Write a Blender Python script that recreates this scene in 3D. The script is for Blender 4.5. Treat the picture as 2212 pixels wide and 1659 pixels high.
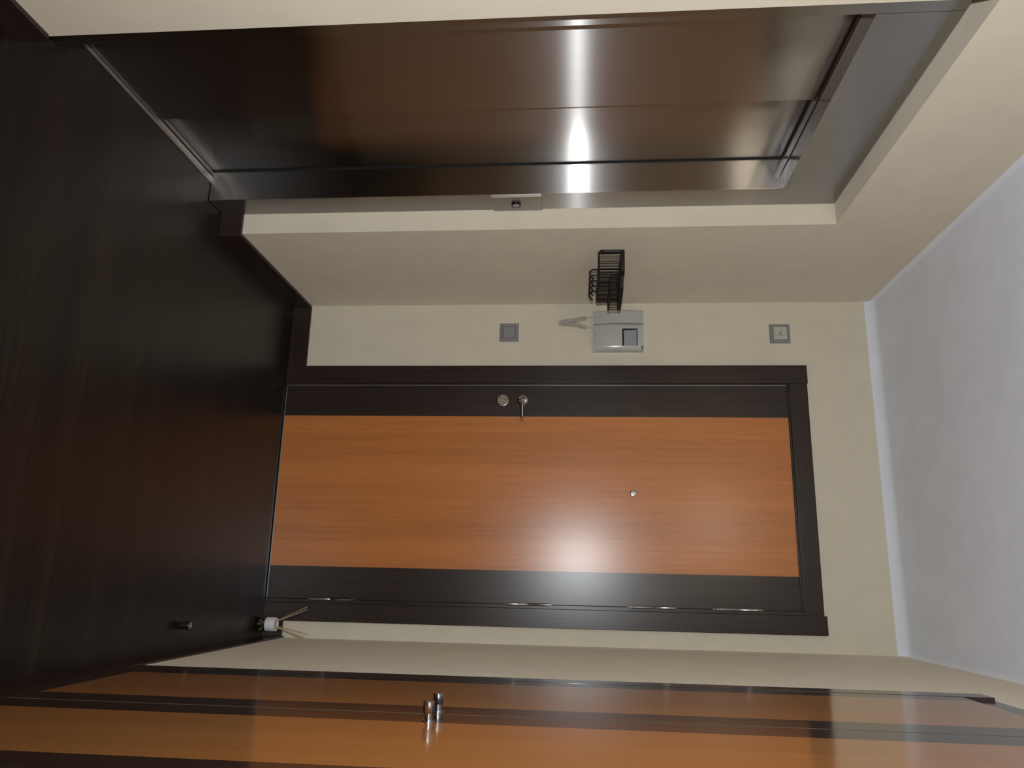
import bpy, bmesh, math, random
from mathutils import Vector, Matrix

# ------------------------------------------------------------------ scene, camera, light
scene = bpy.context.scene
for o in list(bpy.data.objects):
    bpy.data.objects.remove(o, do_unlink=True)
COL = scene.collection

CAM = Vector((1.1104, -3.0047, 1.2117))
YAW, PITCH, ROLL, FPX = 0.24973, -0.08605, 0.0011, 1646.97
cy_, sy_ = math.cos(YAW), math.sin(YAW)
FWD = Vector((-sy_ * math.cos(PITCH), cy_ * math.cos(PITCH), math.sin(PITCH)))
RT0 = Vector((cy_, sy_, 0)); UP0 = RT0.cross(FWD)
RT = RT0 * math.cos(ROLL) + UP0 * math.sin(ROLL)
UP = UP0 * math.cos(ROLL) - RT0 * math.sin(ROLL)
cam_data = bpy.data.cameras.new('camera')
cam = bpy.data.objects.new('camera', cam_data); COL.objects.link(cam)
cam_data.sensor_fit = 'HORIZONTAL'; cam_data.sensor_width = 36.0
cam_data.lens = FPX / 2212 * 36.0
cam_data.clip_start = 0.02
# the camera is held on its side: the picture's right is the room's up
M = Matrix((UP, -RT, -FWD)).transposed().to_4x4()
M.translation = CAM
cam.matrix_world = M
scene.camera = cam

# camera flash: sits 10 cm beside the lens (the camera's own top side)
fl = bpy.data.lights.new('flash', 'SPOT'); fl.energy = 92; fl.shadow_soft_size = 0.012
fl.spot_size = math.radians(146); fl.spot_blend = 1.0
fl.color = (0.95, 1.0, 1.03)
flo = bpy.data.objects.new('flash', fl); COL.objects.link(flo)
flm = M @ Matrix.Rotation(math.radians(-9), 4, 'Y'); flm.translation = CAM - RT * 0.14 + UP * 0.004
flo.matrix_world = flm

# added warm fill light near the ceiling behind the camera, no lamp seen there
al = bpy.data.lights.new('hall_fill_light', 'POINT'); al.energy = 15; al.shadow_soft_size = 0.10; al.color = (1.0, 0.88, 0.70)
alo = bpy.data.objects.new('hall_fill_light', al); COL.objects.link(alo)
alo.location = (.68, -3.30, 2.28)

world = bpy.data.worlds.new('world'); scene.world = world; world.use_nodes = True
world.node_tree.nodes['Background'].inputs[0].default_value = (1.0, 0.95, 0.9, 1)
world.node_tree.nodes['Background'].inputs[1].default_value = 0.3

scene.view_settings.view_transform = 'Standard'
scene.view_settings.look = 'None'
scene.view_settings.gamma = 1
scene.view_settings.use_curve_mapping = False
scene.view_settings.exposure = 0.0
scene.cycles.blur_glossy = 0.05

# ------------------------------------------------------------------ dimensions (metres)
W, H = 1.353, 2.394          # hall width, ceiling height
RY0, RY1 = -0.709, -1.684    # lift recess along the left wall
RD, RZ = 0.071, 2.029        # its depth and soffit height
BACK = -4.6                  # how far the hall runs behind the camera

# ------------------------------------------------------------------ materials
def new_mat(name):
    m = bpy.data.materials.new(name); m.use_nodes = True
    return m, m.node_tree, m.node_tree.nodes['Principled BSDF']

def ramp(nt, fac, stops):
    r = nt.nodes.new('ShaderNodeValToRGB')
    el = r.color_ramp.elements
    while len(el) < len(stops): el.new(0.5)
    for e, (p, c) in zip(el, stops): e.position = p; e.color = (*c, 1)
    nt.links.new(fac, r.inputs[0]); return r.outputs[0]

def coords(nt, scale, loc=(0, 0, 0)):
    t = nt.nodes.new('ShaderNodeTexCoord'); mp = nt.nodes.new('ShaderNodeMapping')
    g = nt.nodes.new('ShaderNodeNewGeometry')
    nt.links.new(g.outputs['Position'], mp.inputs[0])
    mp.inputs['Scale'].default_value = scale; mp.inputs['Location'].default_value = loc
    return mp.outputs[0]

def noise(nt, vec, scale=1, detail=4, rough=.55):
    n = nt.nodes.new('ShaderNodeTexNoise'); nt.links.new(vec, n.inputs['Vector'])
    n.inputs['Scale'].default_value = scale; n.inputs['Detail'].default_value = detail
    n.inputs['Roughness'].default_value = rough
    return n.outputs['Fac']

def plain(name, col, rough=.5, metal=0, spec=.5, bump=None, chalky=0):
    m, nt, b = new_mat(name)
    b.inputs['Base Color'].default_value = (*col, 1); b.inputs['Roughness'].default_value = rough
    b.inputs['Metallic'].default_value = metal; b.inputs['Specular IOR Level'].default_value = spec
    b.inputs['Diffuse Roughness'].default_value = chalky
    # small tonal variation so that no surface is a dead flat colour
    f = noise(nt, coords(nt, (9, 9, 9)), 1, 3)
    lo = tuple(c * .97 for c in col); hi = tuple(min(1, c * 1.03) for c in col)
    nt.links.new(ramp(nt, f, [(.3, lo), (.7, hi)]), b.inputs['Base Color'])
    if bump:
        s, st = bump
        bp = nt.nodes.new('ShaderNodeBump'); bp.inputs['Strength'].default_value = st
        bp.inputs['Distance'].default_value = .001
        nt.links.new(noise(nt, coords(nt, (s, s, s)), 1, 3), bp.inputs['Height'])
        nt.links.new(bp.outputs[0], b.inputs['Normal'])
    return m

def wood(name, dark, light, grain, rough, spec=.5, bands=None, fine=1.0, bump=0.0, coat=0.0):
    """grain = axis index along which the fibres run"""
    m, nt, b = new_mat(name)
    s1 = [60.0] * 3; s1[grain] = 1.3
    s2 = [420.0 * fine] * 3; s2[grain] = 7.0
    n1 = noise(nt, coords(nt, s1), 1, 4, .6)
    n2 = noise(nt, coords(nt, s2, (3, 5, 7)), 1, 2, .5)
    mx = nt.nodes.new('ShaderNodeMix'); mx.data_type = 'FLOAT'; mx.inputs[0].default_value = .5
    nt.links.new(n1, mx.inputs[2]); nt.links.new(n2, mx.inputs[3])
    out = ramp(nt, mx.outputs[0], [(.36, dark), (.64, light)])
    if bands:
        s3 = [9.0] * 3; s3[grain] = .35
        n3 = noise(nt, coords(nt, s3, bands[0]), 1, 1, .5)
        c3 = ramp(nt, n3, [(.35, (bands[1],) * 3), (.65, (1, 1, 1))])
        mm = nt.nodes.new('ShaderNodeMix'); mm.data_type = 'RGBA'; mm.blend_type = 'MULTIPLY'
        mm.inputs[0].default_value = 1
        nt.links.new(out, mm.inputs[6]); nt.links.new(c3, mm.inputs[7]); out = mm.outputs[2]
    nt.links.new(out, b.inputs['Base Color'])
    b.inputs['Roughness'].default_value = rough; b.inputs['Specular IOR Level'].default_value = spec
    if coat:
        b.inputs['Coat Weight'].default_value = coat; b.inputs['Coat Roughness'].default_value = .1
    if bump:
        bp = nt.nodes.new('ShaderNodeBump'); bp.inputs['Strength'].default_value = bump
        bp.inputs['Distance'].default_value = .0006
        nt.links.new(n2, bp.inputs['Height']); nt.links.new(bp.outputs[0], b.inputs['Normal'])
    return m

def brushed(name, col):
    """steel with vertical brush lines: highlights spread sideways, stay narrow in height"""
    m, nt, b = new_mat(name); nt.nodes.remove(b)
    f = noise(nt, coords(nt, (900, 900, 5)), 1, 2)
    c = ramp(nt, f, [(.3, tuple(x * .93 for x in col)), (.7, col)])
    t = nt.nodes.new('ShaderNodeCombineXYZ')
    t.inputs[0].default_value = 0; t.inputs[1].default_value = .002; t.inputs[2].default_value = 1
    def lobe(r, a):
        g = nt.nodes.new('ShaderNodeBsdfAnisotropic'); g.distribution = 'GGX'
        g.inputs['Roughness'].default_value = r; g.inputs['Anisotropy'].default_value = a
        nt.links.new(c, g.inputs['Color']); nt.links.new(t.outputs[0], g.inputs['Tangent'])
        return g.outputs[0]
    def mix(x, y, w):
        mx = nt.nodes.new('ShaderNodeMixShader'); mx.inputs[0].default_value = w
        nt.links.new(x, mx.inputs[1]); nt.links.new(y, mx.inputs[2]); return mx.outputs[0]
    out = mix(lobe(.17, .72), mix(lobe(.25, .86), lobe(.36, .70), .24), .60)
    nt.links.new(out, nt.nodes['Material Output'].inputs[0])
    return m

MAT = {}
MAT['wall'] = plain('wall_paint', (.73, .675, .555), .72, spec=.25, bump=(220, .12), chalky=.24)
MAT['ceil'] = plain('ceiling_paint', (.84, .87, .95), .8, spec=.2, bump=(180, .1), chalky=.24)
MAT['floor'] = wood('floor_wenge', (.010, .0065, .0055), (.026, .017, .0135), 0, .33, .36, bands=((1, 2, 3), .62), fine=.8)
MAT['wenge'] = wood('dark_wenge', (.021, .013, .011), (.035, .0225, .0185), 2, .27, .5, fine=1.0, bump=.06)
MAT['wenge_h'] = wood('dark_wenge_across', (.021, .013, .011), (.035, .0225, .0185), 0, .27, .5, bump=.06)
MAT['wenge_hy'] = wood('dark_wenge_along', (.021, .013, .011), (.035, .0225, .0185), 1, .25, .5, bump=.06)
MAT['cherry'] = wood('cherry_veneer', (.50, .172, .046), (.62, .225, .064), 2, .26, .5, bands=((4, 1, 2), .88))
MAT['lam_o'] = wood('wardrobe_cherry', (.40, .165, .048), (.435, .184, .056), 2, .13, .75, bands=((7, 1, 2), .90))
MAT['lam_d'] = wood('wardrobe_wenge', (.027, .0155, .013), (.036, .022, .018), 2, .13, .75)
MAT['steel'] = brushed('brushed_steel', (.46, .45, .44))
MAT['sill'] = plain('sill_aluminium', (.60, .58, .56), .38, .85)
MAT['gap'] = plain('dark_gap', (.004, .004, .004), .9)
MAT['chrome'] = plain('polished_chrome', (.72, .71, .70), .09, 1)
MAT['satin'] = plain('satin_chrome', (.50, .50, .54), .19, 1)
MAT['dark_satin'] = plain('dark_satin_metal', (.30, .29, .28), .30, 1)
MAT['brass'] = plain('old_brass', (.45, .33, .15), .35, 1)
MAT['silver_pl'] = plain('silver_plastic', (.31, .315, .34), .38, .25)
MAT['white_pl'] = plain('white_plastic', (.50, .505, .47), .22)
MAT['grey_pl'] = plain('grey_plastic', (.42, .43, .41), .4)
MAT['ivory_pl'] = plain('ivory_plastic', (.55, .53, .47), .35)
MAT['black_pl'] = plain('black_plastic', (.012, .012, .014), .3)
MAT['screen'] = plain('screen_glass', (.33, .35, .40), .12)
MAT['ink'] = plain('ink', (.05, .05, .05), .6)
MAT['ink_pale'] = plain('pale_ink', (.28, .27, .25), .6)
MAT['iron'] = plain('black_iron', (.012, .010, .010), .6, spec=.3)
MAT['rubber'] = plain('rubber', (.010, .010, .010), .55)
MAT['gloss_white'] = plain('white_ceramic', (.78, .78, .84), .3)
MAT['reed'] = plain('rattan_reed', (.62, .42, .24), .7)
MAT['raw_edge'] = plain('raw_edge', (.11, .08, .04), .7)
MAT['light_line'] = plain('bright_edge', (.33, .35, .38), .3, .6)
MAT['caulk'] = plain('white_caulk', (.78, .75, .66), .8)
mg, ntg, bg = new_mat('clear_glass')
bg.inputs['Base Color'].default_value = (.9, .96, .93, 1); bg.inputs['Roughness'].default_value = .02
bg.inputs['Transmission Weight'].default_value = 1; bg.inputs['IOR'].default_value = 1.45
MAT['glass'] = mg
ml, ntl, bl = new_mat('pale_oil')
bl.inputs['Base Color'].default_value = (.93, .9, .75, 1); bl.inputs['Roughness'].default_value = .0
bl.inputs['Transmission Weight'].default_value = 1; bl.inputs['IOR'].default_value = 1.36
MAT['oil'] = ml

# ------------------------------------------------------------------ mesh helpers (all in room coordinates)
def box(bm, x0, x1, y0, y1, z0, z1):
    vs = [bm.verts.new((x, y, z)) for x in (min(x0, x1), max(x0, x1)) for y in (min(y0, y1), max(y0, y1)) for z in (min(z0, z1), max(z0, z1))]
    for f in ((0, 1, 3, 2), (4, 6, 7, 5), (0, 4, 5, 1), (2, 3, 7, 6), (0, 2, 6, 4), (1, 5, 7, 3)):
        bm.faces.new([vs[i] for i in f])

def tube(bm, pts, r, n=8, cap=True):
    pts = [Vector(p) for p in pts]
    t = (pts[1] - pts[0]).normalized()
    a = t.orthogonal().normalized(); rings = []
    for i, p in enumerate(pts):
        if i == 0: t = (pts[1] - p)
        elif i == len(pts) - 1: t = (p - pts[i - 1])
        else: t = (pts[i + 1] - pts[i - 1])
        t.normalize()
        a = (a - t * a.dot(t)).normalized(); b = t.cross(a)
        rr = r[i] if isinstance(r, (list, tuple)) else r
        rings.append([bm.verts.new(p + a * rr * math.cos(k * 2 * math.pi / n) + b * rr * math.sin(k * 2 * math.pi / n)) for k in range(n)])
    for q, s in zip(rings, rings[1:]):
        for k in range(n): bm.faces.new((q[k], q[(k + 1) % n], s[(k + 1) % n], s[k]))
    if cap:
        bm.faces.new(rings[0][::-1]); bm.faces.new(rings[-1])

def lathe(bm, origin, axis, prof, n=32, close=True):
    """prof = list of (distance along axis, radius)"""
    o = Vector(origin); ax = Vector(axis).normalized()
    a = ax.orthogonal().normalized(); b = ax.cross(a); rings = []
    for d, r in prof:
        if r < 1e-6: rings.append([bm.verts.new(o + ax * d)])
        else: rings.append([bm.verts.new(o + ax * d + a * r * math.cos(k * 2 * math.pi / n) + b * r * math.sin(k * 2 * math.pi / n)) for k in range(n)])
    for q, s in zip(rings, rings[1:]):
        for k in range(n):
            k2 = (k + 1) % n
            if len(q) == 1 and len(s) == 1: continue
            if len(q) == 1: bm.faces.new((q[0], s[k2], s[k]))
            elif len(s) == 1: bm.faces.new((q[k], q[k2], s[0]))
            else: bm.faces.new((q[k], q[k2], s[k2], s[k]))
    if close:
        if len(rings[0]) > 1: bm.faces.new(rings[0][::-1])
        if len(rings[-1]) > 1: bm.faces.new(rings[-1])

def build(name, bm, mat, parent=None, bevel=0, smooth=False, seg=2):
    off = parent_origin(parent)
    bmesh.ops.recalc_face_normals(bm, faces=bm.faces)
    for v in bm.verts: v.co -= off
    me = bpy.data.meshes.new(name); bm.to_mesh(me); bm.free()
    me.materials.append(MAT[mat] if isinstance(mat, str) else mat)
    if smooth:
        for p in me.polygons: p.use_smooth = True
        me.set_sharp_from_angle(angle=math.radians(35))
    ob = bpy.data.objects.new(name, me); COL.objects.link(ob)
    if parent is not None: ob.parent = parent
    if bevel:
        md = ob.modifiers.new('bevel', 'BEVEL'); md.width = bevel; md.segments = seg
        md.limit_method = 'ANGLE'; md.angle_limit = math.radians(40); md.harden_normals = True
        for p in me.polygons: p.use_smooth = True
        me.set_sharp_from_angle(angle=math.radians(35))
    return ob

def parent_origin(p):
    v = Vector((0, 0, 0))
    while p is not None:
        v += p.location; p = p.parent
    return v

def bx(name, dims, mat, parent=None, bevel=0):
    bm = bmesh.new(); box(bm, *dims)
    return build(name, bm, mat, parent, bevel)

def thing(name, loc, label, cat, group=None):
    o = bpy.data.objects.new(name, None); COL.objects.link(o); o.location = loc
    o.empty_display_size = .05
    o['label'] = label; o['category'] = cat
    if group: o['group'] = group
    return o

def struct(o, label=None):
    o['kind'] = 'structure'
    if label: o['label'] = label
    return o

# ------------------------------------------------------------------ the shell
struct(bx('floor', (-.45, W + .3, BACK, .3, -.08, 0), 'floor'), 'dark wenge laminate floor of the hall')
struct(bx('ceiling', (-.45, W + .3, BACK, .3, H, H + .1), 'ceil'), 'plain white ceiling')
struct(bx('wall_back', (-.45, W + .3, 0, .15, 0, H), 'wall'), 'cream wall around the entrance door')
struct(bx('wall_right', (W, W + .3, BACK, 0, 0, H), 'wall'), 'cream wall holding the wardrobe')
bm = bmesh.new()
box(bm, -.45, 0, RY0, 0, 0, H)
box(bm, -.45, 0, BACK, RY1, 0, H)
box(bm, -.45, 0, RY1, RY0, RZ, H)
box(bm, -.45, -.30, RY1, RY0, 0, RZ)
struct(build('wall_left', bm, 'wall'), 'cream wall with the shallow recess of the lift')

struct(bx('wall_front', (-.45, W + .3, BACK - .15, BACK, 0, H), 'wall'), 'cream wall closing the hall behind the camera')

# plaster cove between walls and ceiling
def cove(name, p0, p1, inward, r=.034):
    """concave quarter round running p0 -> p1 along the wall top; inward = direction into the room"""
    p0, p1, inw = Vector(p0), Vector(p1), Vector(inward)
    bm = bmesh.new(); prof = []
    for k in range(9):
        a = k / 8 * math.pi / 2
        prof.append((r - r * math.sin(a), -(r - r * math.cos(a)) ))
    prof = [(r - r * math.cos(math.pi / 2 - k / 8 * math.pi / 2), -(r - r * math.sin(math.pi / 2 - k / 8 * math.pi / 2))) for k in range(9)]
    pts = prof + [(0, 0)]
    ra = [bm.verts.new(p0 + inw * q[0] + Vector((0, 0, q[1]))) for q in pts]
    rb = [bm.verts.new(p1 + inw * q[0] + Vector((0, 0, q[1]))) for q in pts]
    n = len(pts)
    for k in range(n): bm.faces.new((ra[k], ra[(k + 1) % n], rb[(k + 1) % n], rb[k]))
    bm.faces.new(ra); bm.faces.new(rb[::-1])
    return build(name, bm, 'ceil', smooth=True)
struct(cove('trim_1', (0, 0, H), (W, 0, H), (0, -1, 0)), 'white plaster cove above the entrance door wall')
struct(cove('trim_2', (0, 0, H), (0, BACK, H), (1, 0, 0), .014), 'thin plaster cove above the lift wall')
struct(cove('trim_3', (W, 0, H), (W, BACK, H), (-1, 0, 0), .014), 'thin plaster cove above the wardrobe wall')

# baseboards
HB, TB = .0774, .012
bm = bmesh.new()
box(bm, TB, .270, -TB, 0, 0, HB)
box(bm, 1.2895, W - .006, -TB, 0, 0, HB)
struct(build('baseboard_back', bm, 'wenge_h', bevel=.0015), 'dark wenge baseboard either side of the door')
bm = bmesh.new()
box(bm, 0, TB, RY0 - TB, 0, 0, HB)
box(bm, -RD, 0, RY0 - TB, RY0, 0, HB)
box(bm, 0, TB, BACK, RY1 - .004, 0, HB)
struct(build('baseboard_left', bm, 'wenge_hy', bevel=.0015), 'dark wenge baseboard below the lift wall')
struct(bx('baseboard_right', (W - .006, W, BACK, 0, 0, .086), 'wenge_hy', bevel=.0015), 'dark wenge baseboard running under the wardrobe')
struct(bx('trim_4', (W - .0035, W, BACK, -1.10, .0865, .0915), 'caulk'), 'thin white caulk line between baseboard and wardrobe')

# ------------------------------------------------------------------ entrance door (door_1)
d1 = bpy.data.objects.new('door_1', None); COL.objects.link(d1); d1.location = (.78, 0, 0)
struct(d1, 'entrance door of orange cherry veneer with dark wenge side stripes and frame')
xl, xli, xri, xr = .2704, .3445, 1.2215, 1.2898
CP = .018
bx('casing_left', (xl, xli, -CP, 0, 0, 2.1125), 'wenge', d1, .0012)
bx('casing_right', (xri, xr, -CP, 0, 0, 2.119), 'wenge', d1, .0012)
bx('casing_top', (xli, xri, -CP + .001, 0, 2.039, 2.1095), 'wenge_h', d1, .0012)
bm = bmesh.new()
box(bm, xli, .3500, -.012, 0, 0, 2.039)
box(bm, 1.2075, xri, -.012, 0, 0, 2.039)
box(bm, .3500, 1.2075, -.012, 0, 2.0315, 2.039)
build('jamb', bm, 'wenge', d1, .001)
LY = -.010
bx('leaf_stile', (.3535, .4815, LY, -.001, .006, 2.030), 'wenge', d1)['label'] = 'dark wenge stripe on the lock side'
bx('leaf_stile', (1.0835, 1.2055, LY, -.001, .006, 2.030), 'wenge', d1)['label'] = 'dark wenge stripe on the hinge side'
bx('leaf_panel', (.4815, 1.0835, LY, -.001, .006, 2.030), 'cherry', d1)['label'] = 'orange cherry veneer middle panel'
bm = bmesh.new()
box(bm, .3512, .3535, LY - .0015, -.001, .0035, 2.030)
box(bm, .3512, 1.2055, LY - .0015, -.001, .0035, .0062)
build('edge_trim', bm, 'light_line', d1)['label'] = 'thin metal edging along the lock side and foot of the leaf'
bx('hinge_gap', (1.2056, 1.2074, LY - .0004, -.001, .006, 2.030), 'gap', d1)['label'] = 'black shadow gap on the hinge side'
# hinges
for z0, z1 in ((.166, .355), (.935, 1.119), (1.397, 1.582), (1.710, 1.896)):
    bm = bmesh.new()
    L = z1 - z0
    lathe(bm, (1.2065, LY - .005, z0), (0, 0, 1), [(0, .0012), (.004, .0022), (.010, .0022), (.012, .0050), (.018, .0052), (.019, .0042), (.022, .0042), (.023, .0055),
          (L / 2 - .001, .0055), (L / 2, .0048), (L / 2 + .001, .0055), (L - .023, .0055), (L - .022, .0042), (L - .019, .0042), (L - .018, .0052), (L - .012, .0050), (L - .010, .0022), (L - .004, .0022), (L, .0012)], 16)
    h = build('hinge', bm, 'satin', d1, smooth=True); h['label'] = 'slender metal barrel hinge'
# keyhole escutcheon
ex, ez = .4145, .909
bm = bmesh.new()
lathe(bm, (ex, LY, ez), (0, -1, 0), [(0, .0258), (.004, .0258), (.0062, .0240), (.0066, .0225), (.0055, .0215), (.0055, 0)], 48)
esc = build('escutcheon', bm, 'dark_satin', d1, smooth=True); esc['label'] = 'round satin escutcheon with keyhole and two screws'
bm = bmesh.new()
lathe(bm, (ex, LY - .0050, ez + .008), (0, -1, 0), [(0, .0068), (.0022, .0068), (.0022, .0048), (.001, .0045), (.001, 0)], 24)
box(bm, ex - .0034, ex + .0034, LY - .0070, LY - .005, ez - .013, ez + .003)
kc = build('keyhole', bm, 'brass', esc, smooth=True)
bm = bmesh.new(); box(bm, ex - .0011, ex + .0011, LY - .0075, LY - .0055, ez + .005, ez + .012)
build('key_slot', bm, 'gap', esc)
for sx in (-1, 1):
    bm = bmesh.new()
    lathe(bm, (ex + sx * .0125, LY - .0052, ez - .007), (0, -1, 0), [(0, .0042), (.0016, .0036), (.0018, .002), (.0008, .0012), (.0008, 0)], 20)
    build('screw', bm, 'chrome', esc, smooth=True)
# thumb-turn rose with its slim lever
kx, kz = .4135, .9915
bm = bmesh.new()
lathe(bm, (kx, LY, kz), (0, -1, 0), [(0, .0232), (.003, .0232), (.006, .0215), (.010, .0190), (.012, .0150), (.013, .0115), (.018, .0095), (.0185, 0)], 48)
rose = build('door_handle', bm, 'chrome', d1, smooth=True); rose['label'] = 'chrome rose with a slim lever pointing right'
bm = bmesh.new()
pts = [(kx, LY - .016, kz), (kx, LY - .030, kz), (kx + .004, LY - .040, kz), (kx + .014, LY - .044, kz), (kx + .040, LY - .044, kz), (kx + .060, LY - .042, kz), (kx + .078, LY - .040, kz), (kx + .088, LY - .043, kz), (kx + .094, LY - .047, kz)]
tube(bm, pts, [.0085, .0078, .0072, .0064, .0060, .0056, .0052, .0046, .0026], 12)
build('lever', bm, 'chrome', rose, smooth=True)
bm = bmesh.new()
lathe(bm, (.783, LY, 1.4265), (0, -1, 0), [(0, .0125), (.0025, .0125), (.0035, .0110), (.0036, .0088), (.0025, .0080), (.0028, 0)], 32)
build('peephole', bm, 'satin', d1, smooth=True)['label'] = 'small round metal peephole cover'

# ------------------------------------------------------------------ lift doorway in the left recess
el = thing('elevator_doorway', (-RD, (RY0 + RY1) / 2, 0), 'brushed steel lift doorway with two sliding panels in the left wall recess', 'elevator')
FX = -RD; FB = -.21          # frame face, frame back
YE0, YE1, ZE = -.815, -1.566, 1.845
e = .0006
bx('side_jamb', (FX, FB, YE0, RY0 - e, .001, RZ - e), 'steel', el, .0016)
bx('side_jamb', (FX, FB, RY1 + e, YE1 - .001, .001, RZ - e), 'steel', el, .0008)
bx('header', (FX, FB, YE1 + .0005, YE0 - .0012, ZE, RZ - e), 'steel', el, .0008)
# black shadow gaps beside and above the panels
bm = bmesh.new()
box(bm, -.1720, -.2095, YE0 - .0055, YE0, .001, ZE)
box(bm, -.1700, -.2095, YE1, YE0, ZE - .0030, ZE)
box(bm, -.2080, -.2095, YE1, YE0, .001, ZE)
box(bm, -.1300, -.1345, YE1 + .0005, YE0 - .001, ZE - .0012, ZE + .0002)
build('door_gap', bm, 'gap', el)['label'] = 'black shadow gap around the sliding panels'
SPL = -1.16
bx('door_panel', (-.1765, -.1985, YE1 + .004, YE0 - .0065, .008, ZE - .0045), 'steel', el, .0008)['label'] = 'rear sliding panel nearest the entrance door'
bx('door_panel', (-.1440, -.1655, YE1 + .004, SPL, .008, ZE - .0035), 'steel', el, .0008)['label'] = 'front sliding panel'
# grooved threshold
bm = bmesh.new()
box(bm, -.134, -.209, YE1, YE0 - .0005, .0002, .0030)
for i, (a, b) in enumerate(((-.1345, -.1372), (-.1384, -.1402), (-.1412, -.1430), (-.1640, -.1658), (-.1668, -.1682), (-.1692, -.1706), (-.1716, -.1730), (-.1740, -.1752), (-.1762, -.1774))):
    box(bm, a, b, YE1, YE0 - .0005, .0028, .0048)
sill = build('threshold', bm, 'sill', el); sill['label'] = 'grooved aluminium threshold'
bm = bmesh.new(); box(bm, -.1570, -.1632, YE1, YE0 - .0006, .0025, .0036); build('groove', bm, 'gap', sill)

# call panel on the far steel jamb
cpn = thing('call_panel', (FX, -.7575, .935), 'slim steel lift call panel with round button beside the lift doors', 'call panel')
bx('plate', (FX, FX + .0055, -.8035, -.7125, .9355, 1.0955), 'steel', cpn, .0006)
bx('plate_edge', (FX + .0002, FX + .0062, -.8062, -.8035, .9355, 1.0955), 'sill', cpn)['label'] = 'bright bevelled edge'
PX = FX + .0055
bm = bmesh.new()
lathe(bm, (PX, -.7600, 1.012), (1, 0, 0), [(0, .0155), (.0070, .0155), (.0080, .0145), (.0080, .0112), (.0045, .0108), (.0045, 0)], 36)
ring = build('button', bm, 'black_pl', cpn, smooth=True); ring['label'] = 'round lift button with a black collar'
bm = bmesh.new(); lathe(bm, (PX + .0045, -.7600, 1.012), (1, 0, 0), [(0, .0104), (.0030, .0104), (.0034, .0098), (.0034, 0)], 30)
build('button_cap', bm, 'ivory_pl', ring, smooth=True)
bm = bmesh.new()
tube(bm, [(PX + .0082, -.7610 + .0016 * (1 - (t / 3) ** 2) * -1, 1.012 + t * .0017) for t in (-3, -2, -1, 0, 1, 2, 3)], .0011, 8)
for s in (-1, 1):
    lathe(bm, (PX + .0079, -.7598, 1.012 + s * .0051), (1, 0, 0), [(0, .0019), (.0008, .0019), (.0009, 0)], 12)
build('symbol', bm, 'ink', ring)
bm = bmesh.new()
lathe(bm, (PX, -.7595, 1.074), (1, 0, 0), [(0, .0100), (.0006, .0100), (.0006, .0090), (.0002, .0090), (.0002, 0)], 30)
emb = build('key_switch', bm, 'sill', cpn, smooth=True); emb['label'] = 'small round marking with a double arrow'
bm = bmesh.new()
x0 = PX + .0004
box(bm, x0, x0 + .0006, -.7602, -.7588, 1.069, 1.079)
for s in (-1, 1):
    z = 1.074 + s * .0070
    v = [bm.verts.new(p) for p in ((x0, -.7595, z), (x0, -.7620, z - s * .0040), (x0, -.7570, z - s * .0040), (x0 + .0006, -.7595, z), (x0 + .0006, -.7620, z - s * .0040), (x0 + .0006, -.7570, z - s * .0040))]
    for f in ((0, 1, 2), (5, 4, 3), (0, 3, 4, 1), (1, 4, 5, 2), (2, 5, 3, 0)): bm.faces.new([v[i] for i in f])
box(bm, x0, x0 + .0005, -.7650, -.7625, 1.0735, 1.0745); box(bm, x0, x0 + .0005, -.7565, -.7540, 1.0735, 1.0745)
build('arrow', bm, 'ink', emb)

# ------------------------------------------------------------------ wardrobe on the right
wd = thing('wardrobe', (W, -1.6, .0925), 'built-in wardrobe with glossy orange doors and dark wenge edges in the right wall', 'wardrobe')
WF, WR = 1.345, 1.3515       # door face, rail face
bx('side_casing', (WF - .0006, W - e, -1.112, -1.052, .0925, 2.134), 'lam_d', wd, .0008)
bx('top_rail', (WR, W - e, -3.1, -1.113, 2.060, 2.134), 'lam_d', wd, .0006)
bx('bottom_rail', (WF, W - e, -3.1, -1.113, .0925, .166), 'lam_d', wd, .0006)
def leaf(y0, y1, sa, sb, nm):
    """y0 far edge, y1 near edge; sa/sb widths of the dark stripes"""
    b = bx('door', (WF, W - e, y0 - sa, y1 + sb, .168, 2.063), 'lam_o', wd); b['label'] = nm
    bx('stile', (WF, W - e, y0 - sa, y0, .168, 2.063), 'lam_d', b)
    bx('stile', (WF, W - e, y1, y1 + sb, .168, 2.063), 'lam_d', b)
    return b
dA = leaf(-1.1135, -1.580, .060, .078, 'wardrobe door nearest the entrance')
dB = leaf(-1.583, -2.052, .080, .078, 'middle wardrobe door')
dC = leaf(-2.055, -2.560, .080, .078, 'wardrobe door nearest the camera')
dD = leaf(-2.563, -3.060, .080, .078, 'wardrobe door beside the camera')
bx('side_casing', (WF - .0006, W - e, -3.12, -3.062, .0925, 2.134), 'lam_d', wd, .0008)
bx('door_edge', (WF - .0003, WF + .0016, -1.5828, -1.5810, .168, 2.063), 'raw_edge', wd)['label'] = 'thin pale raw edge between two doors'
def knob(y, z, par):
    bm = bmesh.new()
    lathe(bm, (WF, y, z), (-1, 0, 0), [(0, .0110), (.0015, .0110), (.0018, .0062), (.0120, .0062), (.0124, .0062), (.0126, .0092), (.0132, .0096), (.0305, .0096), (.0312, .0090), (.0312, 0)], 40)
    k = build('knob', bm, 'satin', par, smooth=True); k['label'] = 'cylindrical satin steel knob'
    return k
knob(-1.6490, .964, dB); knob(-1.5540, .963, dA)

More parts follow.
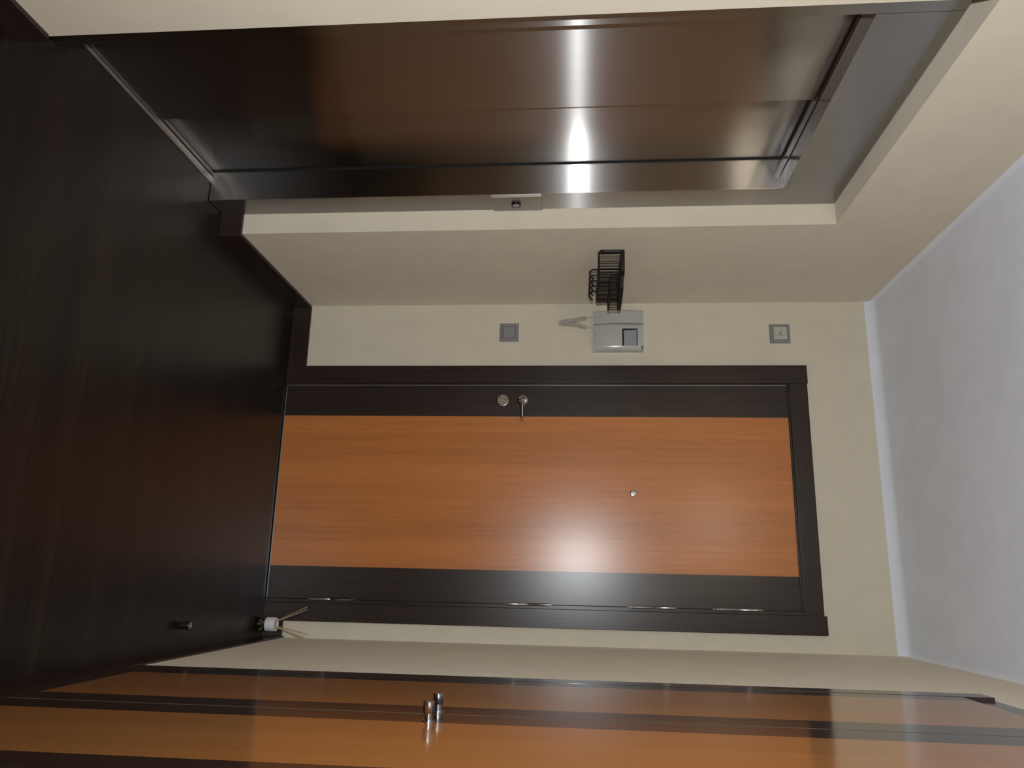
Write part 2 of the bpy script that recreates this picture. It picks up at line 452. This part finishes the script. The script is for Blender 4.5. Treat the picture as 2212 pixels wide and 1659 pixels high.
# ------------------------------------------------------------------ light switch and chime by the door
def plate(name, cx, cz, s, label, cat, inner, inner_mat, depth=.010):
    t = thing(name, (cx, 0, cz), label, cat)
    bm = bmesh.new(); h = s / 2; i = inner / 2
    # bevelled frame with open middle
    rings = [(h, 0), (h, -.003), (h - .002, -.005), (i + .004, -depth), (i + .0008, -depth), (i + .0008, -.003)]
    vs = [[bm.verts.new((cx + sx * r, y, cz + sz * r)) for sx, sz in ((-1, -1), (1, -1), (1, 1), (-1, 1))] for r, y in rings]
    for a, b in zip(vs, vs[1:]):
        for k in range(4): bm.faces.new((a[k], a[(k + 1) % 4], b[(k + 1) % 4], b[k]))
    bm.faces.new(vs[-1]); bm.faces.new(vs[0][::-1])
    build('frame', bm, 'silver_pl', t)
    return t
sw = plate('light_switch', .1245, .9280, .0790, 'square silver light switch low on the wall left of the door', 'light switch', .0520, 'silver_pl')
bm = bmesh.new()
v = [(-.0252, -.0252, -.0108), (.0252, -.0252, -.0108), (.0252, .0252, -.0118), (-.0252, .0252, -.0118)]
a = [bm.verts.new((.1245 + p[0], p[2], .9280 + p[1])) for p in v]; b = [bm.verts.new((.1245 + p[0], -.003, .9280 + p[1])) for p in v]
bm.faces.new(a)
for k in range(4): bm.faces.new((a[k], b[k], b[(k + 1) % 4], a[(k + 1) % 4]))
build('rocker', bm, 'silver_pl', sw, .0012)
bm = bmesh.new(); box(bm, .1245 - .0264, .1245 + .0264, -.0092, -.0032, .928 - .0264, .928 + .0264); build('switch_gap', bm, 'gap', sw)

ch = plate('doorbell_chime', .1348, 2.0215, .0800, 'square silver framed chime with white insert high on the wall left of the door', 'doorbell chime', .0540, 'white_pl')
cx, cz = .1348, 2.0215
bx('insert', (cx - .0265, cx + .0265, -.0115, -.003, cz - .0265, cz + .0265), 'ivory_pl', ch, .001)
bm = bmesh.new()
box(bm, cx + .0085, cx + .0100, -.0119, -.0113, cz - .0200, cz + .0210)
box(bm, cx - .0130, cx + .0085, -.0118, -.0113, cz - .0205, cz - .0199)
build('slot_line', bm, 'ink_pale', ch)
bm = bmesh.new()
for u in range(4):
    box(bm, cx - .0065 + u * .0034, cx - .0042 + u * .0034, -.0119, -.0113, cz - .0055, cz + .0065)
build('grille', bm, 'ink_pale', ch)

# ------------------------------------------------------------------ video intercom
ic = thing('video_intercom', (.125, 0, 1.376), 'white video intercom with handset, small screen and curly cord left of the door', 'intercom')
X0, X1, Z0, Z1 = .0440, .2115, 1.2765, 1.4770
def bow(z, base, amp):
    u = (z - (Z0 + Z1) / 2 - .012) / ((Z1 - Z0) / 2)
    return base + amp * (1 - u * u)
def slab(name, xa, xb, base, amp, mat, par, edge=.0, n=14, sx=None, y_back=0.0):
    """body whose front bows out towards the room between bottom and top"""
    bm = bmesh.new(); rows = []
    for k in range(n + 1):
        z = Z0 + (Z1 - Z0) * k / n
        y = -bow(z, base, amp)
        cols = [(xa, y_back), (xa, y + .004), (xa + .004, y)] + ([(xb - .004, y), (xb, y + .004)] if not edge else [(xb - edge, y), (xb - .003, y + edge * .30), (xb, y + edge * .30 + .003)]) + [(xb, y_back)]
        rows.append([bm.verts.new((cxx, cyy, z)) for cxx, cyy in cols])
    m_ = len(rows[0])
    for r1, r2 in zip(rows, rows[1:]):
        for k in range(m_): bm.faces.new((r1[k], r1[(k + 1) % m_], r2[(k + 1) % m_], r2[k]))
    bm.faces.new(rows[0][::-1]); bm.faces.new(rows[-1])
    return build(name, bm, mat, par, smooth=True)
body = slab('body', .1005, X1, .030, .009, 'white_pl', ic, edge=.020)
slab('handset', X0, .0990, .034, .013, 'white_pl', ic)['label'] = 'long handset on the left side'
bm = bmesh.new(); box(bm, .0985, .1010, -.030, 0, Z0 + .001, Z1 - .001); build('seam', bm, 'ink_pale', ic)
def fy(z): return -bow(z, .030, .009)
# screen: recessed black surround with a pale glass
sx0, sx1, sz0, sz1 = .1215, .1935, 1.3905, 1.4520
yS = fy(1.42)
bm = bmesh.new(); box(bm, sx0, sx1, yS - .0012, yS + .004, sz0, sz1)
scr = build('screen_surround', bm, 'black_pl', ic)
bm = bmesh.new()
v = [(sx0 + .0085, sz0 + .0068), (sx1 - .0004, sz0 + .0070), (sx1 - .0004, sz1 - .0036), (sx0 + .0052, sz1 - .0036)]
a = [bm.verts.new((p[0], yS - .0018, p[1])) for p in v]; b = [bm.verts.new((p[0], yS + .001, p[1])) for p in v]
bm.faces.new(a); bm.faces.new(b[::-1])
for k in range(4): bm.faces.new((a[k], b[k], b[(k + 1) % 4], a[(k + 1) % 4]))
build('screen', bm, 'screen', scr)
# speaker slots, panel outlines, icons
bm = bmesh.new()
for k in range(15):
    z = 1.3835 + k * .0058
    box(bm, .1035, .1095, fy(z) - .0004, fy(z) + .002, z - .0011, z + .0011)
build('speaker_slots', bm, 'ink_pale', ic)
bm = bmesh.new()
for k in range(24):
    z = 1.3100 + k * .0066
    box(bm, .1150, .1155, fy(z) - .0003, fy(z) + .002, z, z + .0068)
box(bm, .1150, .1900, fy(1.3085) - .0003, fy(1.3085) + .002, 1.3085, 1.3091)
build('panel_line', bm, 'grey_pl', ic)
for xx in (.125, .140, .172, .188):
    z = 1.2930; yy = fy(z); bm = bmesh.new()
    tube(bm, [(xx + .0038 * math.cos(t), yy - .0001, z + .0032 * math.sin(t)) for t in [math.pi * .25 + q * math.pi * .2 for q in range(7)]], .0004, 5)
    build('button_mark', bm, 'ink_pale', ic)
    z2 = 1.3015
    bx('indicator_mark', (xx - .0012, xx + .0012, fy(z2) - .0004, fy(z2) + .001, z2 - .0012, z2 + .0012), 'ink_pale', ic)
z = 1.2820
for grp in (((.138, .0016), (.1408, .0030), (.1445, .0012)), ((.1700, .0022), (.1735, .0022), (.1770, .0015))):
    bm = bmesh.new()
    for xx, w_ in grp: box(bm, xx, xx + w_, fy(z) - .0004, fy(z) + .001, z - .0012, z + .0012)
    build('lettering', bm, 'ink', ic)
bm = bmesh.new(); z = 1.4705
for k, w_ in enumerate((.0020, .0024, .0026, .0022, .0010)):
    xx = .1925 + k * .0032
    zz = .0021 if k != 2 else .0016
    box(bm, xx, xx + w_, fy(z) + .0045, fy(z) + .0020 - .0034, z - zz, z + zz)
build('logo', bm, 'ink', ic)
# curly cord
cl = [(.071, 1.279), (.070, 1.262), (.0705, 1.249), (.0745, 1.238), (.0790, 1.216), (.0830, 1.194), (.0865, 1.168), (.0895, 1.150), (.0915, 1.141), (.0925, 1.147), (.0930, 1.160),
      (.0945, 1.178), (.0965, 1.196), (.0990, 1.212), (.1030, 1.226), (.1080, 1.240), (.1105, 1.250), (.1110, 1.262), (.1110, 1.279)]
def resample(pts, n):
    pts = [Vector(p) for p in pts]; L = [0]
    for a, b in zip(pts, pts[1:]): L.append(L[-1] + (b - a).length)
    out = []
    for i in range(n):
        s = L[-1] * i / (n - 1); j = max(k for k in range(len(L)) if L[k] <= s + 1e-9); j = min(j, len(pts) - 2)
        f = (s - L[j]) / (L[j + 1] - L[j]); out.append((pts[j].lerp(pts[j + 1], f), s / L[-1]))
    return out
N = 1200; cen = resample([(x, -.022 - (.012 if i < 9 else 0), z) for i, (x, z) in enumerate(cl)], N)
path = []; turns = 66
for i, (p, s) in enumerate(cen):
    q = cen[min(i + 3, N - 1)][0] - cen[max(i - 3, 0)][0]; q.normalize()
    n1 = Vector((0, 1, 0)); n1 = (n1 - q * n1.dot(q)).normalized(); n2 = q.cross(n1)
    k = max(0, min(1, (s - .105) / .02)) * max(0, min(1, (.895 - s) / .02))
    ph = turns * 2 * math.pi * s
    path.append(p + (n1 * math.cos(ph) + n2 * math.sin(ph)) * .0074 * k)
bm = bmesh.new(); tube(bm, path, .0015, 6)
build('cord', bm, 'ivory_pl', ic, smooth=True)['label'] = 'coiled cord hanging in a loop'

# ------------------------------------------------------------------ wire basket with key hooks on the left wall
bk = thing('wire_basket', (0, -.37, 1.283), 'black wire letter basket with curled key hooks on the wall beside the lift', 'wall basket')
def rounded(pts, r, n=5):
    """round the inner corners of an open polyline"""
    P = [Vector(p) for p in pts]; out = [P[0]]
    for a, b, c in zip(P, P[1:], P[2:]):
        u = (a - b).normalized(); w = (c - b).normalized()
        p, q = b + u * r, b + w * r
        for k in range(n + 1):
            t = k / n; out.append(p.lerp(b, t).lerp(b.lerp(q, t), t))
    out.append(P[-1]); return out
def band(bm, pts, z0, z1, th):
    """flat upright band following a plan polyline"""
    P = [Vector((p[0], p[1], 0)) for p in pts]
    rows = []
    for i, p in enumerate(P):
        t = (P[min(i + 1, len(P) - 1)] - P[max(i - 1, 0)]).normalized(); n = Vector((-t.y, t.x, 0))
        rows.append([bm.verts.new((p + n * s * th / 2) + Vector((0, 0, z))) for s, z in ((-1, z0), (1, z0), (1, z1), (-1, z1))])
    for a, b in zip(rows, rows[1:]):
        for k in range(4): bm.faces.new((a[k], a[(k + 1) % 4], b[(k + 1) % 4], b[k]))
    bm.faces.new(rows[0][::-1]); bm.faces.new(rows[-1])
def along(P, d):
    P = [Vector(p) for p in P]; L = 0
    for a, b in zip(P, P[1:]):
        l = (b - a).length
        if L + l >= d: return a.lerp(b, (d - L) / l)
        L += l
    return P[-1]
# back tier: from the wall at the near end, round the front, back to the wall
yN, yF, xD = -.540, -.215, .080
zb, zt = 1.284, 1.3665
plan = rounded([(.003, yN, 0), (xD, yN, 0), (xD, yF, 0), (.003, yF, 0)], .022)
resample_plan = [along(plan, t / 60 * sum((b - a).length for a, b in zip(plan, plan[1:]))) for t in range(61)]
bm = bmesh.new(); band(bm, plan, zt - .006, zt + .006, .004)
band(bm, [(.003, yN, 0), (.003, yF, 0)], zt - .006, zt + .006, .003)
build('rim', bm, 'iron', bk)
bm = bmesh.new()
up = lambda d: .016 * max(0.0, 1 - d / .016) ** 2      # the rail turns up where it meets the wall
tube(bm, [(p.x, p.y, zb + up(p.x - .003)) for p in resample_plan], .0036, 8)
for x in (.024, .052): tube(bm, [(x, yN, zb), (x, yF, zb)], .0016, 6)
build('base_rail', bm, 'iron', bk, smooth=True)
bm = bmesh.new()
tot = sum((b - a).length for a, b in zip(plan, plan[1:]))
nw = 76
for k in range(nw + 1):
    p = along(plan, tot * k / nw)
    q = (zb if .10 < k / nw < .93 else zb + .004)
    tube(bm, [(p.x, p.y, q), (p.x, p.y, zt)], .0009 if k % 7 else .0018, 6)
for k in range(1, 12):
    y = yN + (yF - yN) * k / 12
    tube(bm, [(.004, y, zt), (.004, y, zb + .004), (.010, y, zb), (xD - .003, y, zb)], .0009, 5)
build('wires', bm, 'iron', bk, smooth=True)
for y in (yN + .02, -.37, yF - .02):
    bx('wall_strap', (.0006, .0035, y - .005, y + .005, zb - .002, zt + .004), 'iron', bk, .0005)
# small front tray
yn2, yf2, xd2, zb2 = -.500, -.278, .128, 1.325
plan2 = rounded([(xD, yn2, 0), (xd2, yn2 + .008, 0), (xd2 + .004, yf2, 0), (xD, yf2 + .01, 0)], .016)
bm = bmesh.new(); band(bm, plan2, zt - .0075, zt + .0035, .0035); tray = build('front_tray', bm, 'iron', bk)
tray['label'] = 'small shallow wire tray on the front of the basket'
bm = bmesh.new(); tube(bm, [(p.x, p.y, zb2) for p in plan2], .0032, 8)
tube(bm, [(xD + .002, yn2, zb2), (xD + .002, yf2, zb2)], .0028, 8)
tot2 = sum((b - a).length for a, b in zip(plan2, plan2[1:]))
for k in range(25):
    p = along(plan2, tot2 * k / 24); tube(bm, [(p.x, p.y, zb2), (p.x, p.y, zt)], .0009 if k % 4 else .0016, 6)
for k in range(1, 8):
    y = yn2 + (yf2 - yn2) * k / 8; tube(bm, [(xD, y, zb2), (xd2, y, zb2)], .0010, 5)
build('tray_wires', bm, 'iron', tray, smooth=True)
# five hooks
for k in range(5):
    y = -.505 + k * .052; x = .060
    pts = [(x, y, zb), (x, y, zb - .010), (x, y, zb - .019), (x + .002, y, zb - .025), (x + .007, y + .001, zb - .030), (x + .013, y + .002, zb - .031), (x + .020, y + .003, zb - .029), (x + .028, y + .004, zb - .023), (x + .036, y + .004, zb - .017)]
    bm = bmesh.new(); tube(bm, pts, [.0034] * 8 + [.0028], 8)
    tube(bm, [(x, y, zb), (x + .010, y, zb), (xD - .002, y, zb)], .0024, 6)
    build('hook', bm, 'iron', bk, smooth=True)

# ------------------------------------------------------------------ reed diffuser in the corner
rx, ry = 1.302, -.058
rd = thing('reed_diffuser', (rx, ry, 0), 'small glass reed diffuser with white collar on the floor in the right corner', 'reed diffuser')
bm = bmesh.new()
lathe(bm, (rx, ry, .0006), (0, 0, 1), [(0, .020), (0.001, .0255), (.004, .0268), (.030, .0262), (.042, .020), (.050, .0125), (.064, .0120), (.064, .0095), (.050, .0095), (.041, .0170), (.029, .0235), (.005, .0240), (.004, 0)], 40, close=False)
build('bottle', bm, 'glass', rd, smooth=True)
bm = bmesh.new()
lathe(bm, (rx, ry, .0050), (0, 0, 1), [(0, .0234), (.018, .0232), (.018, 0)], 36)
build('oil', bm, 'oil', rd, smooth=True)
bm = bmesh.new()
lathe(bm, (rx, ry, .034), (0, 0, 1), [(0, .0150), (0, .0245), (.001, .0258), (.036, .0258), (.038, .0248), (.038, .0175), (.036, .0160), (.003, .0150), (0, .0150)], 44, close=False)
build('collar', bm, 'gloss_white', rd, smooth=True)['label'] = 'white ring-shaped collar'
tips = [(-.066, .022, .182), (-.056, .022, .183), (.034, .040, .186), (.046, .020, .181), (.052, .010, .181), (.048, -.004, .180)]
for dx, dy, tz in tips:
    s = .30
    p0 = Vector((rx - dx * .25, ry - dy * .25, .010)); p1 = Vector((rx + dx, ry + dy * .8, tz))
    bm = bmesh.new(); tube(bm, [p0, p0.lerp(p1, .5), p1], .0013, 8); build('reed', bm, 'reed', rd, smooth=True)

# ------------------------------------------------------------------ door stop on the floor
ds = thing('door_stop', (1.274, -.655, 0), 'short black cylindrical door stop with metal cap standing on the floor', 'door stop')
bm = bmesh.new(); lathe(bm, (1.274, -.655, .0002), (0, 0, 1), [(0, .0105), (.0015, .0112), (.022, .0105), (.022, 0)], 32); build('post', bm, 'rubber', ds, smooth=True)
bm = bmesh.new(); lathe(bm, (1.274, -.655, .0215), (0, 0, 1), [(0, .0118), (.001, .0132), (.009, .0132), (.010, .0122), (.010, 0)], 32); build('buffer', bm, 'black_pl', ds, smooth=True)
bm = bmesh.new(); lathe(bm, (1.274, -.655, .031), (0, 0, 1), [(0, .0108), (.0022, .0106), (.0028, .0092), (.0024, 0)], 32); build('cap', bm, 'satin', ds, smooth=True)
